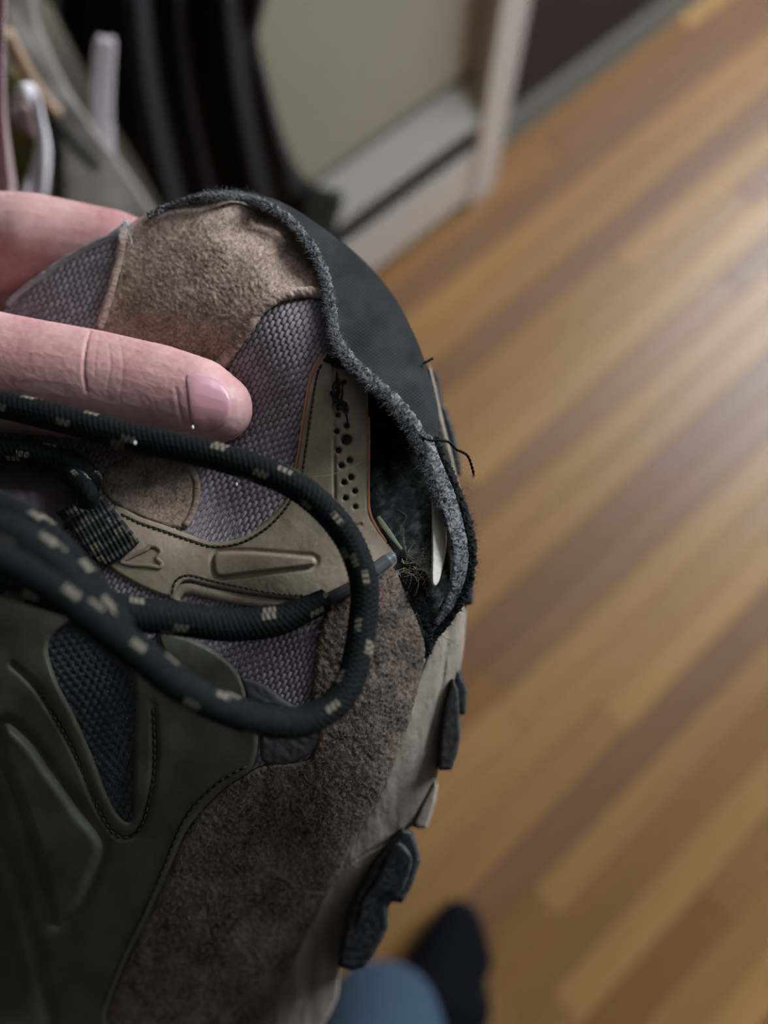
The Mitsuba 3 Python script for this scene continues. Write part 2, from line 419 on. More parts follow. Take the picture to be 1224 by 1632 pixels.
def above_floor(pg, T0):
    """The part of an outline on that upright surface that stands above the floor."""
    q = []
    for s in (-1.2, 1.2):
        l = R3(s, T0, 0.004) - EYE
        q.append((CX + FPX * (l @ AX) / (l @ AZ), CY - FPX * (l @ AY) / (l @ AZ)))
    (xa, ya), (xb, yb) = q
    f = lambda x: ya + (yb - ya) * (x - xa) / (xb - xa)
    g = pg.intersection(Polygon([(-900, f(-900)), (1500, f(1500)), (1500, -900), (-900, -900)]))
    return max(getattr(g, 'geoms', [g]), key=lambda k: k.area)


def cloth(pts, T0, **kw):
    return sheet(above_floor(poly(pts), T0), upright(T0), full_back=True, **kw)


def folds(x, y):
    q = x + 0.16 * (0 - y) + 6 * np.sin(y / 90.0)
    return 14 * np.sin(q / 27.0) + 9 * np.sin(q / 11.0 + 1) + 10 * np.exp(-((q - 285) / 26) ** 2)


coat = ([(62, -60), (88, 20), (118, 80), (160, 160), (215, 255), (260, 340), (330, 470), (345, 604), (440, 606), (545, 604), (538, 480), (531, 372), (546, 312), (520, 300), (492, 288), (468, 255), (448, 205), (428, 130), (412, 60), (398, -60)])
m, uv = cloth(coat, 0.385, up=6, back=38, edge=14, step=8, disp=folds)
put('black_coat', m, 'black_cloth_material', uv=uv, label='black cloth coat hanging in deep folds beside the heater cabinet', cat='coat')
m, uv = cloth([(486, 296), (520, 300), (547, 311), (533, 372), (520, 420), (500, 440), (482, 380)], 0.372, up=6, back=8, edge=8, step=6)
put('black_coat__stiff_hem', m, 'green_black_material', uv=uv, label='stiff dark grey hem')
m, uv = cloth([(152, 62), (170, 60), (184, 64), (181, 130), (180, 190), (182, 250), (166, 238), (146, 208), (145, 140)], 0.345, up=5, back=8, edge=8, step=5)
put('white_strap', m, 'strap_material', uv=uv, label='short pale strap hanging upright against the black coat', cat='strap')
bag = ([(8, -40), (48, -40), (56, 20), (75, 70), (105, 135), (150, 205), (190, 255), (232, 318), (290, 420), (345, 560), (250, 604), (60, 604), (60, 420), (84, 300), (86, 240), (78, 185), (60, 130), (30, 80), (10, 40)])
m, uv = cloth(bag, 0.320, up=3, back=30, edge=5, step=8, disp=lambda x, y: 8 * N3(x, y, 0.012, 2))
put('grey_bag', m, 'grey_cloth_material', uv=uv, label='grey fabric bag with black piping standing left of the black coat', cat='bag')


def strip_tube(key, pts, F0, r, mat, n=10, label=None, flat=1.0):
    q = spline(pts, 4.0); D = upright(F0)
    m, uv = tube(P(q[:, 0], q[:, 1], D(q[:, 0], q[:, 1])), r, n, flat=flat)
    return put(key, m, mat, uv=uv, label=label)


strip_tube('grey_bag__piping', [(80, 182), (92, 196), (115, 225), (140, 253), (153, 266)], 0.311, 0.0028, 'green_black_material', label='black piping')
strip_tube('grey_bag__piping_001', [(80, 182), (88, 215), (93, 255), (94, 310), (92, 400)], 0.311, 0.0030, 'green_black_material')
strip_tube('grey_bag__tan_edging', [(10, 52), (28, 88), (50, 128), (72, 160), (90, 180)], 0.309, 0.0030, 'tan_material', label='tan edging')
loop = np.array([(28, 136), (46, 132), (60, 145), (71, 190), (80, 235), (78, 285), (68, 330), (36, 350), (34, 312), (48, 270), (58, 225), (50, 185), (44, 160), (30, 165), (18, 185), (22, 150)], float)
m, uv = cloth(loop, 0.275, up=4, back=8, edge=7, step=4, disp=lambda x, y: 2.5 * np.sin(x / 5.0))
put('white_plastic_bag', m, 'white_cloth_material', uv=uv, label='crumpled white plastic bag loop in front of the grey bag', cat='plastic bag')
m, uv = cloth([(18, 185), (30, 168), (44, 165), (56, 190), (60, 222), (40, 210), (22, 195)], 0.287, up=3, back=5, edge=6, step=4)
put('white_plastic_bag__inner_fold', m, 'pink_cloth_material', uv=uv, label='greyish inner fold')
m, uv = cloth([(-60, -60), (6, -60), (9, 40), (8, 120), (12, 200), (26, 305), (40, 420), (40, 560), (40, 760), (-60, 760)], 0.235, up=6, back=15, edge=10, step=8, disp=lambda x, y: 4 * np.sin(x / 8.0))
put('pink_cloth', m, 'pink_cloth_material', uv=uv, label='pale pinkish cloth hanging at the left edge beside the white plastic bag', cat='cloth')
m, uv = cloth([(5, 150), (60, 150), (70, 230), (60, 330), (50, 560), (50, 700), (5, 700)], 0.362, up=5, back=6, edge=9, step=8)
prin('olive_material', [0.20, 0.165, 0.06], 0.8)
put('olive_cloth', m, 'olive_material', uv=uv, label='olive yellow cloth behind the white plastic bag', cat='cloth')

# ------------------------------------------------------------------ the shoe: one curved surface that all its panels lie on
CTRL = np.array([
    (350, 312, 163), (350, 370, 154), (350, 430, 151), (250, 350, 161), (200, 380, 162), (480, 375, 162), (520, 440, 157), (430, 340, 162), (430, 400, 154),
    (100, 440, 165), (20, 490, 170), (160, 480, 159), (100, 540, 160), (-40, 540, 172), (250, 520, 153), (400, 500, 149.5), (500, 520, 150), (385, 640, 154), (300, 640, 158.5), (200, 620, 161.5), (0, 640, 166),
    (450, 600, 148.5), (530, 600, 148.5), (585, 600, 150), (540, 700, 146.5), (585, 720, 147.5), (480, 760, 147), (400, 740, 150), (300, 720, 156), (150, 720, 158), (0, 740, 156),
    (240, 780, 151), (350, 815, 149.5), (250, 880, 143.5), (420, 900, 142.5), (540, 860, 144), (590, 900, 145), (150, 900, 142), (0, 850, 142), (350, 980, 142.5), (450, 1050, 143.5), (560, 980, 143.5),
    (650, 960, 148), (690, 1010, 153), (640, 1060, 149.5), (680, 1060, 154), (720, 1010, 160), (740, 960, 166), (600, 1130, 148), (660, 1150, 155), (705, 1150, 164),
    (500, 1220, 148), (600, 1260, 154), (640, 1250, 158), (690, 1260, 168), (300, 1080, 141), (100, 1050, 140), (200, 1200, 143), (50, 1250, 144), (350, 1300, 150), (450, 1330, 153.5),
    (560, 1370, 160), (610, 1370, 167), (300, 1450, 158), (430, 1450, 162), (520, 1470, 169), (550, 1480, 175), (100, 1450, 154), (230, 1560, 166), (350, 1600, 171), (440, 1610, 176), (510, 1640, 188),
    (0, 1500, 157), (100, 1620, 169), (0, 1640, 168), (-60, 1000, 142), (-60, 1300, 147), (690, 800, 158), (650, 720, 154), (740, 830, 168), (700, 900, 158), (640, 860, 150),
    (-60, 1560, 176), (560, 480, 158), (620, 560, 164), (670, 620, 168), (-80, 1660, 172), (-80, 800, 146)], float)
_rbf = RBFInterpolator(CTRL[:, :2] / 100, CTRL[:, 2] + np.clip((CTRL[:, 1] - 1200) / 400, 0, 1.2) * 9, smoothing=0.02, kernel='thin_plate_spline', degree=1)
_gx, _gy = np.arange(-140, 861, 12.0), np.arange(220, 1741, 12.0)
from scipy.interpolate import RectBivariateSpline
_GX, _GY = np.meshgrid(_gx, _gy, indexing='ij')
_surf = RectBivariateSpline(_gx, _gy, _rbf(np.stack([_GX.ravel(), _GY.ravel()], 1) / 100).reshape(_GX.shape))


def DU(x, y):
    return _surf.ev(np.asarray(x, float), np.asarray(y, float))


SH = 'hiking_shoe'
tag(SH, 'worn brown and olive hiking shoe with a torn toe guard, held up in a hand', 'shoe')

TEAR = [(588, 606), (612, 622), (642, 665), (668, 715), (690, 765), (704, 815), (708, 870), (700, 922), (684, 960), (662, 945), (640, 912), (622, 876), (600, 838), (589, 800), (586, 700)]
OUT = [(14, 488), (60, 446), (110, 412), (160, 385), (197, 368), (240, 340), (300, 318), (350, 312), (400, 320), (450, 345), (500, 395), (535, 470), (600, 560), (650, 640), (700, 720), (722, 800), (730, 880), (715, 960), (690, 1020), (660, 1140), (620, 1260), (560, 1390), (500, 1500), (430, 1690), (-100, 1690), (-100, 520), (-20, 500)]
up_pg = Polygon(spline(OUT, 3, True)).buffer(0).difference(Polygon(spline(TEAR, 3, True)).buffer(0)).difference(Polygon([(680, 680), (800, 680), (800, 1020), (690, 1020), (672, 960), (690, 930)]))
up_pg = max(getattr(up_pg, 'geoms', [up_pg]), key=lambda g: g.area)
WA = -1.05 + math.pi / 2


def rim(x, y, R=34.0, depth=9.0, _t=cKDTree(densify(spline(OUT, 3, True)[:-250], 3))):
    r = np.clip(_t.query(np.stack([x, y], 1))[0] / R, 0, 1)
    return depth * (1 - np.sqrt(1 - (1 - r) ** 2))


m, uv = sheet(up_pg, DU, up=0.6, back=2.0, edge=6, step=2.0, disp=lambda x, y: 0.42 * (weave_h(x, y, WA, 7.0, 15.0) - 0.5), full_back=False)
put(SH + '__upper', m, 'mesh_material', uv=uv, label='lilac grey woven mesh')
LINB = poly([(330, 520), (340, 435), (385, 388), (440, 390), (500, 450), (560, 560), (640, 640), (705, 740), (734, 800), (738, 900), (715, 970), (690, 1010), (640, 1130), (560, 1350), (430, 1500), (300, 1650), (-60, 1650), (-60, 800), (150, 740), (300, 640)])
_tt = cKDTree(densify(spline(TEAR, 3, True), 3)); _tp = Polygon(spline(TEAR, 3, True))


def DL(x, y):
    ins = shapely.contains_xy(_tp, x, y); r = _tt.query(np.stack([x, y], 1))[0] * np.where(ins, 1, -1)
    return DU(x, y) + 4.0 + 9.0 * np.clip((r + 25) / 60, 0, 1)


m, uv = sheet(LINB, DL, up=1.0, back=20, edge=20, step=3.2, disp=lambda x, y: 2.2 * N3(x, y, 0.035, 3, 3), full_back=True)
put(SH + '__lining', m, 'lining_material', uv=uv, label='black fuzzy lining inside the tear')

# toe cap
cap_pg = poly([(197, 367), (240, 338), (302, 322), (350, 317), (397, 325), (444, 350), (483, 392), (509, 437), (524, 470), (512, 466), (480, 464), (446, 470), (414, 492), (390, 528), (366, 560), (350, 584), (300, 610), (240, 600), (170, 540), (158, 520), (170, 490), (184, 440), (193, 400)])
nap = lambda x, y: 0.42 * N3(x, y, 0.22, 4, 2) + 0.25 * N3(x, y, 0.4, 5, 1) + 0.5 * N3(x, y, 0.02, 8, 2)
m, uv = sheet(cap_pg, DU, up=1.5, back=1, edge=7, step=2.2, disp=nap)
put(SH + '__toe_cap', m, 'suede_material', uv=uv, label='brown suede toe cap')


def welt(key, pts, r, mat, lift=0.8, flat=0.7, D=DU, rough=0.25, label=None, seed=1, uvs=None):
    q = spline(pts, 2.0)
    c = P(q[:, 0], q[:, 1], D(q[:, 0], q[:, 1]) - lift)
    m, uv = tube(c, r, 18, flat=flat, disp=lambda s, t: r * rough * 2 * (meshkit.fbm(np.stack([s * 1.7, np.cos(2 * np.pi * t) * 1.5, np.sin(2 * np.pi * t) * 1.5], -1), 3, seed) - 0.5))
    uv = np.stack([uv[:, 0] * 0.8, uv[:, 1] * 1.6], 1)
    return put(key, m, mat, uv=uv, label=label)


welt(SH + '__toe_cap__rolled_edge', [(348, 586), (366, 562), (390, 528), (414, 494), (446, 472), (480, 466), (512, 468), (528, 476)], 0.0012, 'suede_material', 2.0, 0.9, label='rolled suede edge')
welt(SH + '__toe_cap__rolled_edge_001', [(197, 366), (193, 400), (184, 440), (170, 490), (158, 524)], 0.00105, 'suede_material', 1.6)
# lower suede patch beside the tongue
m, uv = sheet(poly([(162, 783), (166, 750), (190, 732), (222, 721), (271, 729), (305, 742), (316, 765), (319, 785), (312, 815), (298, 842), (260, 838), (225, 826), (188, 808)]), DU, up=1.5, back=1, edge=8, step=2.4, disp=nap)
put(SH + '__suede_patch', m, 'shaded_patch_suede_material', uv=uv, label='small brown suede patch under the lace')
welt(SH + '__suede_patch__rolled_edge', [(300, 742), (312, 765), (313, 790), (306, 818), (294, 838)], 0.0008, 'shaded_patch_suede_material', 1.5)

# olive leather overlay with the punched strip
hole_pts = [(552, 701, 7.2), (549, 609, 2.8), (551, 654, 3.1), (538, 662, 2.9), (552, 679, 3), (537, 688, 3), (539, 718, 3.6), (557, 734, 3.6), (544, 742, 3.4), (559, 761, 3.4), (548, 769, 3.2), (565, 783, 2.8), (550, 794, 2.8), (566, 808, 2.4), (552, 826, 2.2)]
ov = poly([(508, 570), (519, 564), (531, 562), (560, 566), (580, 590), (586, 625), (587, 700), (586, 770), (587, 815), (597, 838), (614, 862), (628, 880), (632, 900), (600, 925), (565, 945), (540, 952), (500, 962), (460, 955), (395, 947), (338, 936), (301, 927), (286, 934), (277, 950), (255, 948), (215, 930), (175, 905), (165, 880), (175, 830), (186, 806), (225, 823), (263, 836), (301, 851), (338, 863), (376, 859), (406, 844), (432, 821), (453, 797), (467, 755), (475, 720), (482, 670), (490, 620), (498, 590)])
ov = ov.difference(shapely.union_all([Point(x, y).buffer(r, 12) for x, y, r in hole_pts]))
ov = max(getattr(ov, 'geoms', [ov]), key=lambda g: g.area)
_gl = cKDTree(np.vstack([densify([(532, 575), (532, 660), (533, 796)], 2), densify([(575, 836), (558, 842)], 2)]))


_bl = cKDTree(densify(shapely.union_all([Point(352, 892).buffer(14), Point(353, 907).buffer(14), Point(400, 890).buffer(12), Point(496, 895).buffer(9)]).convex_hull.exterior.coords, 2))


def leather_disp(x, y):
    g = np.exp(-(_gl.query(np.stack([x, y], 1))[0] / 2.2) ** 2) + 0.8 * np.exp(-(_bl.query(np.stack([x, y], 1))[0] / 4.0) ** 2)
    return 0.16 * N3(x, y, 0.09, 2, 3) + 0.05 * N3(x, y, 0.35, 3, 1) + 0.7 * N3(x, y, 0.012, 6, 2) - 0.55 * g


m, uv = sheet(ov, DU, up=1.7, back=1.0, edge=4.5, step=2.2, disp=leather_disp)
put(SH + '__lace_overlay', m, 'leather_material', uv=uv, label='olive leather overlay with a punched strip')
welt(SH + '__lace_overlay__cut_edge', [(513, 567), (500, 588), (492, 618), (484, 668), (477, 718), (470, 752)], 0.00042, 'cut_edge_material', 1.0, label='raw orange cut edge')
welt(SH + '__lace_overlay__cut_edge_001', [(587, 665), (587.5, 700), (587, 770), (588, 812), (598, 838), (615, 864)], 0.00036, 'cut_edge_material', 0.9)
welt(SH + '__lace_overlay__rolled_rim', [(277, 955), (284, 944), (300, 938), (338, 946), (395, 957), (450, 964), (500, 966)], 0.0011, 'leather_material', 1.0, rough=0.1, label='rolled lower rim')
bar = shapely.union_all([Point(352, 892).buffer(14, 12), Point(353, 907).buffer(14, 12), Point(400, 890).buffer(12, 12), Point(496, 895).buffer(9, 12)]).convex_hull
m, uv = sheet(bar, DU, up=2.3, back=0, edge=6, step=1.8, disp=lambda x, y: 0.1 * N3(x, y, 0.3, 1, 2))
put(SH + '__lace_overlay__embossed_bar', m, 'leather_material', uv=uv, label='raised tapered bar')


def stitches(key, pts, gap=9.0, ln=6.5, r=0.00028, lift=1.85, mat='stitch_material', D=DU):
    line = LineString(spline(pts, 2.0)); ms = []
    for k in np.arange(0, line.length - ln, gap):
        q = shapely.get_coordinates(shapely.line_interpolate_point(line, np.linspace(k, k + ln, 5)))
        c = P(q[:, 0], q[:, 1], D(q[:, 0], q[:, 1]) - lift + 0.35 * np.array([1, 0.2, 0, 0.2, 1]))
        ms.append(tube(c, r, 6)[0])
    put(key, trimesh.util.concatenate(ms), mat, kind='stuff', label='row of dark stitches')


stitches(SH + '__lace_overlay__stitching', [(512, 582), (505, 600), (496, 655), (487, 720), (480, 760), (462, 800), (438, 830), (410, 852), (378, 867), (338, 871), (300, 860), (260, 846), (222, 833), (190, 818)])
stitches(SH + '__lace_overlay__stitching_001', [(274, 945), (280, 926), (300, 917), (338, 926), (395, 938), (450, 947), (500, 950)])
welt(SH + '__lace_overlay__emblem', [(192, 895), (215, 884), (232, 876), (240, 870), (250, 872), (256, 880), (250, 890), (257, 897), (254, 904), (232, 901), (210, 900), (193, 896)], 0.00042, 'leather_material', 1.95, rough=0.15, label='small embossed mountain shaped emblem')
m, uv = sheet(poly([(512, 590), (545, 585), (572, 600), (576, 700), (575, 800), (580, 850), (545, 845), (515, 800), (505, 700)]), DU, up=0.9, back=0.2, edge=3, step=5)
put(SH + '__lace_overlay__backing', m, 'lining_material', uv=uv, label='black backing seen through the punched holes')
# black thread tangle on the strip
tang = rng.normal(size=(16, 2)) * [10, 20] + [539, 636]
tm = []
for k in range(9):
    a = tang[rng.integers(0, 16, 4)] + rng.normal(size=(4, 2)) * 4
    q = spline(a, 2.0); tm.append(tube(P(q[:, 0], q[:, 1], DU(q[:, 0], q[:, 1]) - 2.1 - 0.5 * rng.random()), 0.00015, 6)[0])
for k in range(6):
    q = spline([(520 + rng.normal() * 5, 572 + rng.normal() * 4), (535, 576 + rng.normal() * 6), (556 + rng.normal() * 4, 586 + rng.normal() * 5)], 2.0)
    tm.append(tube(P(q[:, 0], q[:, 1], DU(q[:, 0], q[:, 1]) - 2.1), 0.0003, 6)[0])
put(SH + '__lace_overlay__broken_thread', trimesh.util.concatenate(tm), 'black_fibre_material', label='tangle of broken black thread', kind='stuff')

# coarse brown suede side panel
SIDE = poly([(606, 900), (624, 900), (638, 922), (648, 948), (658, 970), (668, 992), (677, 1020), (678, 1047), (670, 1090), (655, 1150), (632, 1215), (600, 1285), (560, 1360), (520, 1435), (485, 1510), (450, 1590), (420, 1690), (165, 1690), (172, 1609), (206, 1523), (240, 1454), (271, 1386), (302, 1317), (350, 1262), (395, 1231), (430, 1216), (470, 1214), (498, 1200), (505, 1150), (494, 1120), (498, 1070), (506, 1010), (525, 965), (570, 935), (600, 920)])


def side_disp(x, y):
    return 0.5 * N3(x, y, 0.15, 7, 3) + 0.5 * N3(x, y, 0.33, 9, 2) + 1.2 * N3(x, y, 0.018, 4, 2)


m, uv = sheet(SIDE, DU, up=1.9, back=1.0, edge=10, step=2.6, disp=side_disp)
put(SH + '__side_panel', m, 'coarse_suede_material', uv=uv, label='coarse dark brown suede side panel')

# olive green quarter with its mesh window
win = [(78, 1030), (98, 1004), (124, 996), (165, 1020), (203, 1062), (214, 1115), (212, 1180), (211, 1250), (208, 1305), (190, 1298), (170, 1262), (148, 1203), (120, 1140), (92, 1085)]
Q = Polygon(spline([(-110, 900), (0, 905), (60, 930), (130, 975), (210, 1040), (280, 1080), (350, 1120), (405, 1150), (412, 1195), (396, 1232), (350, 1264), (302, 1319), (271, 1388), (240, 1456), (206, 1525), (172, 1611), (160, 1690), (-110, 1690)], 3, True), [spline(win, 3, True)]).buffer(0)
_lz = [(10, 1150), (48, 1178), (80, 1222), (125, 1285), (166, 1344), (150, 1398), (130, 1440), (100, 1468), (84, 1468), (64, 1400), (40, 1325), (18, 1262), (-8, 1190)]
_lzp = Polygon(spline(_lz, 3, True)); _lzt = cKDTree(densify(spline(_lz, 3, True), 3))
_sm = cKDTree(densify(spline([(20, 1060), (60, 1100), (113, 1187), (151, 1276), (178, 1324), (206, 1334), (228, 1310), (243, 1250), (247, 1200), (244, 1120)], 3), 3))
_sl = cKDTree(densify(spline([(-30, 1280), (20, 1400), (55, 1510), (90, 1690)], 3), 3))


def q_disp(x, y):
    xy = np.stack([x, y], 1)
    r = _lzt.query(xy)[0] * np.where(shapely.contains_xy(_lzp, x, y), 1, -1)
    e = np.clip(r / 22, 0, 1)
    return 2.4 * (1 - (1 - e) ** 2) - 1.1 * np.exp(-(r / 8) ** 2) - 0.8 * np.exp(-(_sm.query(xy)[0] / 5) ** 2) - 1.2 * np.exp(-(_sl.query(xy)[0] / 12) ** 2) + 1.2 * N3(x, y, 0.012, 3, 2)


m, uv = sheet(Q, DU, up=2.4, back=1.0, edge=9, step=3.2, disp=q_disp)
put(SH + '__quarter', m, 'quarter_leather_material', uv=uv, label='dark olive leather quarter with an embossed bar')
m, uv = sheet(poly(win).buffer(8), DU, up=0.9, back=0.5, edge=6, step=2.6, disp=lambda x, y: 0.5 * (weave_h(x, y, 0.35, 11, 13) - 0.5))
put(SH + '__quarter__mesh_window', m, 'quarter_mesh_material', uv=uv, label='blue grey mesh window')
stitches(SH + '__quarter__stitching', [(60, 1100), (113, 1187), (151, 1276), (178, 1324), (206, 1334), (228, 1310), (243, 1250), (247, 1200), (244, 1120)], 12, 8, 0.0003, 1.9)
stitches(SH + '__quarter__stitching_001', [(392, 1222), (345, 1250), (296, 1303), (262, 1380), (232, 1450), (198, 1520), (165, 1600)], 13, 9, 0.0003, 2.9)
m, uv = sheet(poly([(250, 1010), (292, 1014), (334, 1032), (366, 1056), (384, 1080), (392, 1112), (372, 1122), (330, 1108), (280, 1075)]), DU, up=3.0, back=1, edge=6, step=2.6, disp=leather_disp)
put(SH + '__eyelet_tab', m, 'quarter_leather_material', uv=uv, label='light olive eyelet tab between the laces')
m, uv = sheet(poly([(384, 1080), (420, 1090), (460, 1118), (500, 1135), (520, 1170), (480, 1212), (420, 1216), (412, 1160), (392, 1112)]), DU, up=1.6, back=1, edge=7, step=3, disp=lambda x, y: 0.5 * N3(x, y, 0.15, 4, 2))
prin('felt_material', [0.075, 0.078, 0.08], 0.95)
put(SH + '__gusset', m, 'felt_material', uv=uv, label='dark grey felt gusset')
# tongue padding at the left
m, uv = sheet(poly([(-90, 700), (0, 712), (60, 735), (110, 760), (130, 800), (110, 840), (70, 850), (0, 830), (-90, 830)]), DU, up=2.6, back=1, edge=16, step=3, disp=lambda x, y: 1.2 * N3(x, y, 0.1, 4, 3))
prin('shaded_tongue_material', [0.085, 0.076, 0.084], 0.95)  # the deep shadow under the thumb is put into this darker grey
put(SH + '__tongue', m, 'shaded_tongue_material', uv=uv, label='padded grey tongue under the laces')

# ------------------------------------------------------------------ sole
MID = poly([(690, 1026), (706, 996), (728, 962), (741, 940), (742, 985), (736, 1050), (724, 1100), (715, 1150), (702, 1205), (696, 1240), (688, 1275), (674, 1318), (655, 1318), (640, 1335), (612, 1365), (582, 1405), (560, 1450), (549, 1500), (541, 1545), (537, 1590), (512, 1640), (480, 1690), (405, 1690), (436, 1590), (474, 1500), (512, 1430), (553, 1355), (596, 1278), (626, 1210), (648, 1148), (664, 1090), (676, 1058)])
_seam = cKDTree(densify(spline([(722, 985), (712, 1030), (704, 1090), (690, 1150), (676, 1200)], 3), 3))
_crk = cKDTree(densify(spline([(650, 1318), (620, 1340), (580, 1362), (540, 1390), (500, 1425)], 3), 3))
_sm2 = cKDTree(densify(spline([(600, 1400), (560, 1450), (520, 1530), (480, 1600), (450, 1690)], 3), 3))


def mid_disp(x, y):
    xy = np.stack([x, y], 1)
    return 0.6 * N3(x, y, 0.05, 4, 3) + 0.5 * N3(x * 2.5, y * 0.6, 0.05, 2, 2) + 0.12 * N3(x, y, 0.3, 6, 1) - 0.8 * np.exp(-(_seam.query(xy)[0] / 3.0) ** 2) - 0.8 * np.exp(-(_crk.query(xy)[0] / 2.0) ** 2) - 0.5 * np.exp(-(_sm2.query(xy)[0] / 6) ** 2)


m, uv = sheet(MID, DU, up=1.5, back=22, edge=7, step=2.6, disp=mid_disp, full_back=True)
put(SH + '__midsole', m, 'midsole_material', uv=uv, label='worn tan foam midsole')
m, uv = sheet(poly([(682, 585), (692, 604), (700, 640), (709, 680), (722, 730), (734, 790), (744, 860), (744, 950), (725, 960), (712, 880), (700, 780), (690, 690)]), lambda x, y: 166 + 0.004 * (y - 700) - 0.02 * (x - 700), up=1.5, back=20, edge=6, step=3, disp=mid_disp, full_back=True)
put(SH + '__midsole__toe_strip', m, 'midsole_material', uv=uv)
m, uv = sheet(poly([(688, 770), (697, 790), (705, 812), (711, 845), (709, 885), (699, 928), (688, 930), (688, 880), (688, 830)]), lambda x, y: 150.0 - 0.03 * (y - 780) + 0.12 * (x - 698), up=1.2, back=6, edge=5, step=2.4, disp=lambda x, y: 0.35 * N3(x, y, 0.2, 2, 2), full_back=True)
put(SH + '__insole_edge', m, 'insole_material', uv=uv, label='pale grey insole edge in the tear')

lugs = [
    ([(724, 1062), (733, 1072), (744, 1100), (741, 1138), (730, 1138), (724, 1100)], 164, 20),
    ([(722, 1082), (730, 1100), (733, 1170), (729, 1198), (719, 1226), (700, 1227), (701, 1200), (706, 1150), (713, 1115)], 160, 22),
    ([(741, 885), (750, 890), (754, 925), (753, 962), (740, 965), (738, 930)], 166, 16),
    ([(700, 640), (712, 652), (724, 690), (733, 735), (735, 756), (724, 757), (716, 740), (706, 690)], 172, 16),
    ([(692, 590), (698, 600), (706, 640), (700, 660), (694, 630)], 176, 14),
    ([(692, 1246), (697, 1252), (692, 1280), (684, 1306), (679, 1319), (664, 1320), (660, 1312), (672, 1285)], 168, 20),
]
for pts, d, th in lugs:
    m, uv = sheet(poly(pts, False).buffer(2).buffer(-1.2), (lambda dd: lambda x, y: dd + 0 * x)(d), up=2.0, back=th, edge=4.5, step=2.6, disp=lambda x, y: 0.25 * N3(x, y, 0.15, 2, 3), full_back=True)
    put(nxt(SH + '__lug'), m, 'midsole_material' if d == 168 else 'rubber_material', uv=uv)
# the big heel-side lug: base block with a stepped cleat
big = poly([(641, 1322), (656, 1325), (662, 1340), (669, 1372), (655, 1412), (640, 1437), (624, 1436), (617, 1445), (618, 1475), (612, 1490), (595, 1520), (580, 1540), (562, 1546), (541, 1540), (542, 1520), (551, 1480), (556, 1455), (575, 1415), (600, 1372), (622, 1345)], False)
m, uv = sheet(big.buffer(1.5), lambda x, y: 163.5 + 0.032 * (y - 1320), up=2.6, back=18, edge=7, step=2.4, disp=lambda x, y: 0.15 * N3(x, y, 0.12, 2, 3), full_back=True)
put(nxt(SH + '__lug'), m, 'rubber_material', uv=uv, label='large black rubber tread lug')
m, uv = sheet(poly([(636, 1340), (650, 1352), (659, 1372), (648, 1410), (632, 1432), (612, 1428), (590, 1455), (568, 1478), (572, 1440), (600, 1395), (618, 1355)]), lambda x, y: 163.5 + 0.032 * (y - 1320), up=4.2, back=0, edge=7, step=2.4, disp=lambda x, y: 0.12 * N3(x, y, 0.14, 5, 3))
put(SH + '__lug_006__raised_face', m, 'rubber_material', uv=uv)

# ------------------------------------------------------------------ torn toe guard
GC = np.array([(240, 338, 159), (300, 316, 159), (350, 309, 158), (420, 325, 154.5), (480, 375, 152), (515, 430, 152.5), (530, 500, 149), (545, 556, 146), (585, 600, 143.5), (625, 645, 141.5), (660, 700, 141.5), (684, 760, 143), (700, 830, 145), (716, 900, 146.5), (705, 960, 149), (688, 1005, 152),
    (400, 308, 166), (480, 340, 166), (540, 380, 166), (590, 430, 165), (630, 480, 164), (660, 540, 162), (682, 595, 160.5), (695, 650, 158), (703, 700, 154), (725, 780, 150), (740, 835, 149), (752, 890, 149.5), (745, 930, 150.5), (725, 975, 152), (694, 1015, 154),
    (560, 470, 155), (600, 540, 151), (640, 600, 149), (600, 480, 158.5), (640, 560, 155.5), (665, 640, 149), (500, 360, 160.5), (545, 430, 156.5)], float)
_g = RBFInterpolator(GC[:, :2] / 100, GC[:, 2], smoothing=0.01, degree=1)
DG = lambda x, y: _g(np.stack([np.ravel(x), np.ravel(y)], 1) / 100)
inner = [(236, 342), (270, 326), (310, 315), (350, 310), (390, 314), (430, 328), (468, 356), (498, 396), (518, 440), (529, 490), (532, 525), (541, 554), (566, 586), (594, 613), (628, 640), (655, 672), (672, 712), (688, 755), (700, 800)]
outer = [(706, 745), (700, 700), (698, 650), (685, 600), (664, 542), (634, 482), (594, 430), (545, 385), (490, 345), (440, 318), (390, 305), (340, 304), (300, 310), (262, 325)]
m, uv = sheet(Polygon(np.vstack([spline(inner, 3), spline(outer, 3)])).buffer(0), DG, up=0.9, back=1.4, edge=6, step=2.2, disp=lambda x, y: 0.16 * np.sin(x * 0.8) * np.sin(y * 1.05) + 0.8 * N3(x, y, 0.025, 5, 2), full_back=True)
put(SH + '__toe_guard', m, 'guard_material', uv=uv, label='dark green black textile toe guard peeling off')
# hanging end of the guard, seen edge on: grey inner face and black outer roll
flap = Polygon(np.vstack([spline([(655, 672), (668, 712), (682, 752), (694, 795), (708, 835), (717, 870), (718, 905), (713, 940), (700, 970), (688, 995), (682, 1022)], 3), spline([(690, 1012), (712, 990), (730, 966), (744, 930), (751, 890), (746, 850), (736, 810), (722, 770), (704, 735), (690, 695)], 3)])).buffer(0)
m, uv = sheet(flap, DG, up=1.8, back=1.5, edge=8, step=2.0, disp=lambda x, y: 0.9 * N3(x, y, 0.2, 5, 3), full_back=True)
put(SH + '__toe_guard__torn_flap', m, 'fray_material', uv=uv, label='grey frayed torn flap')


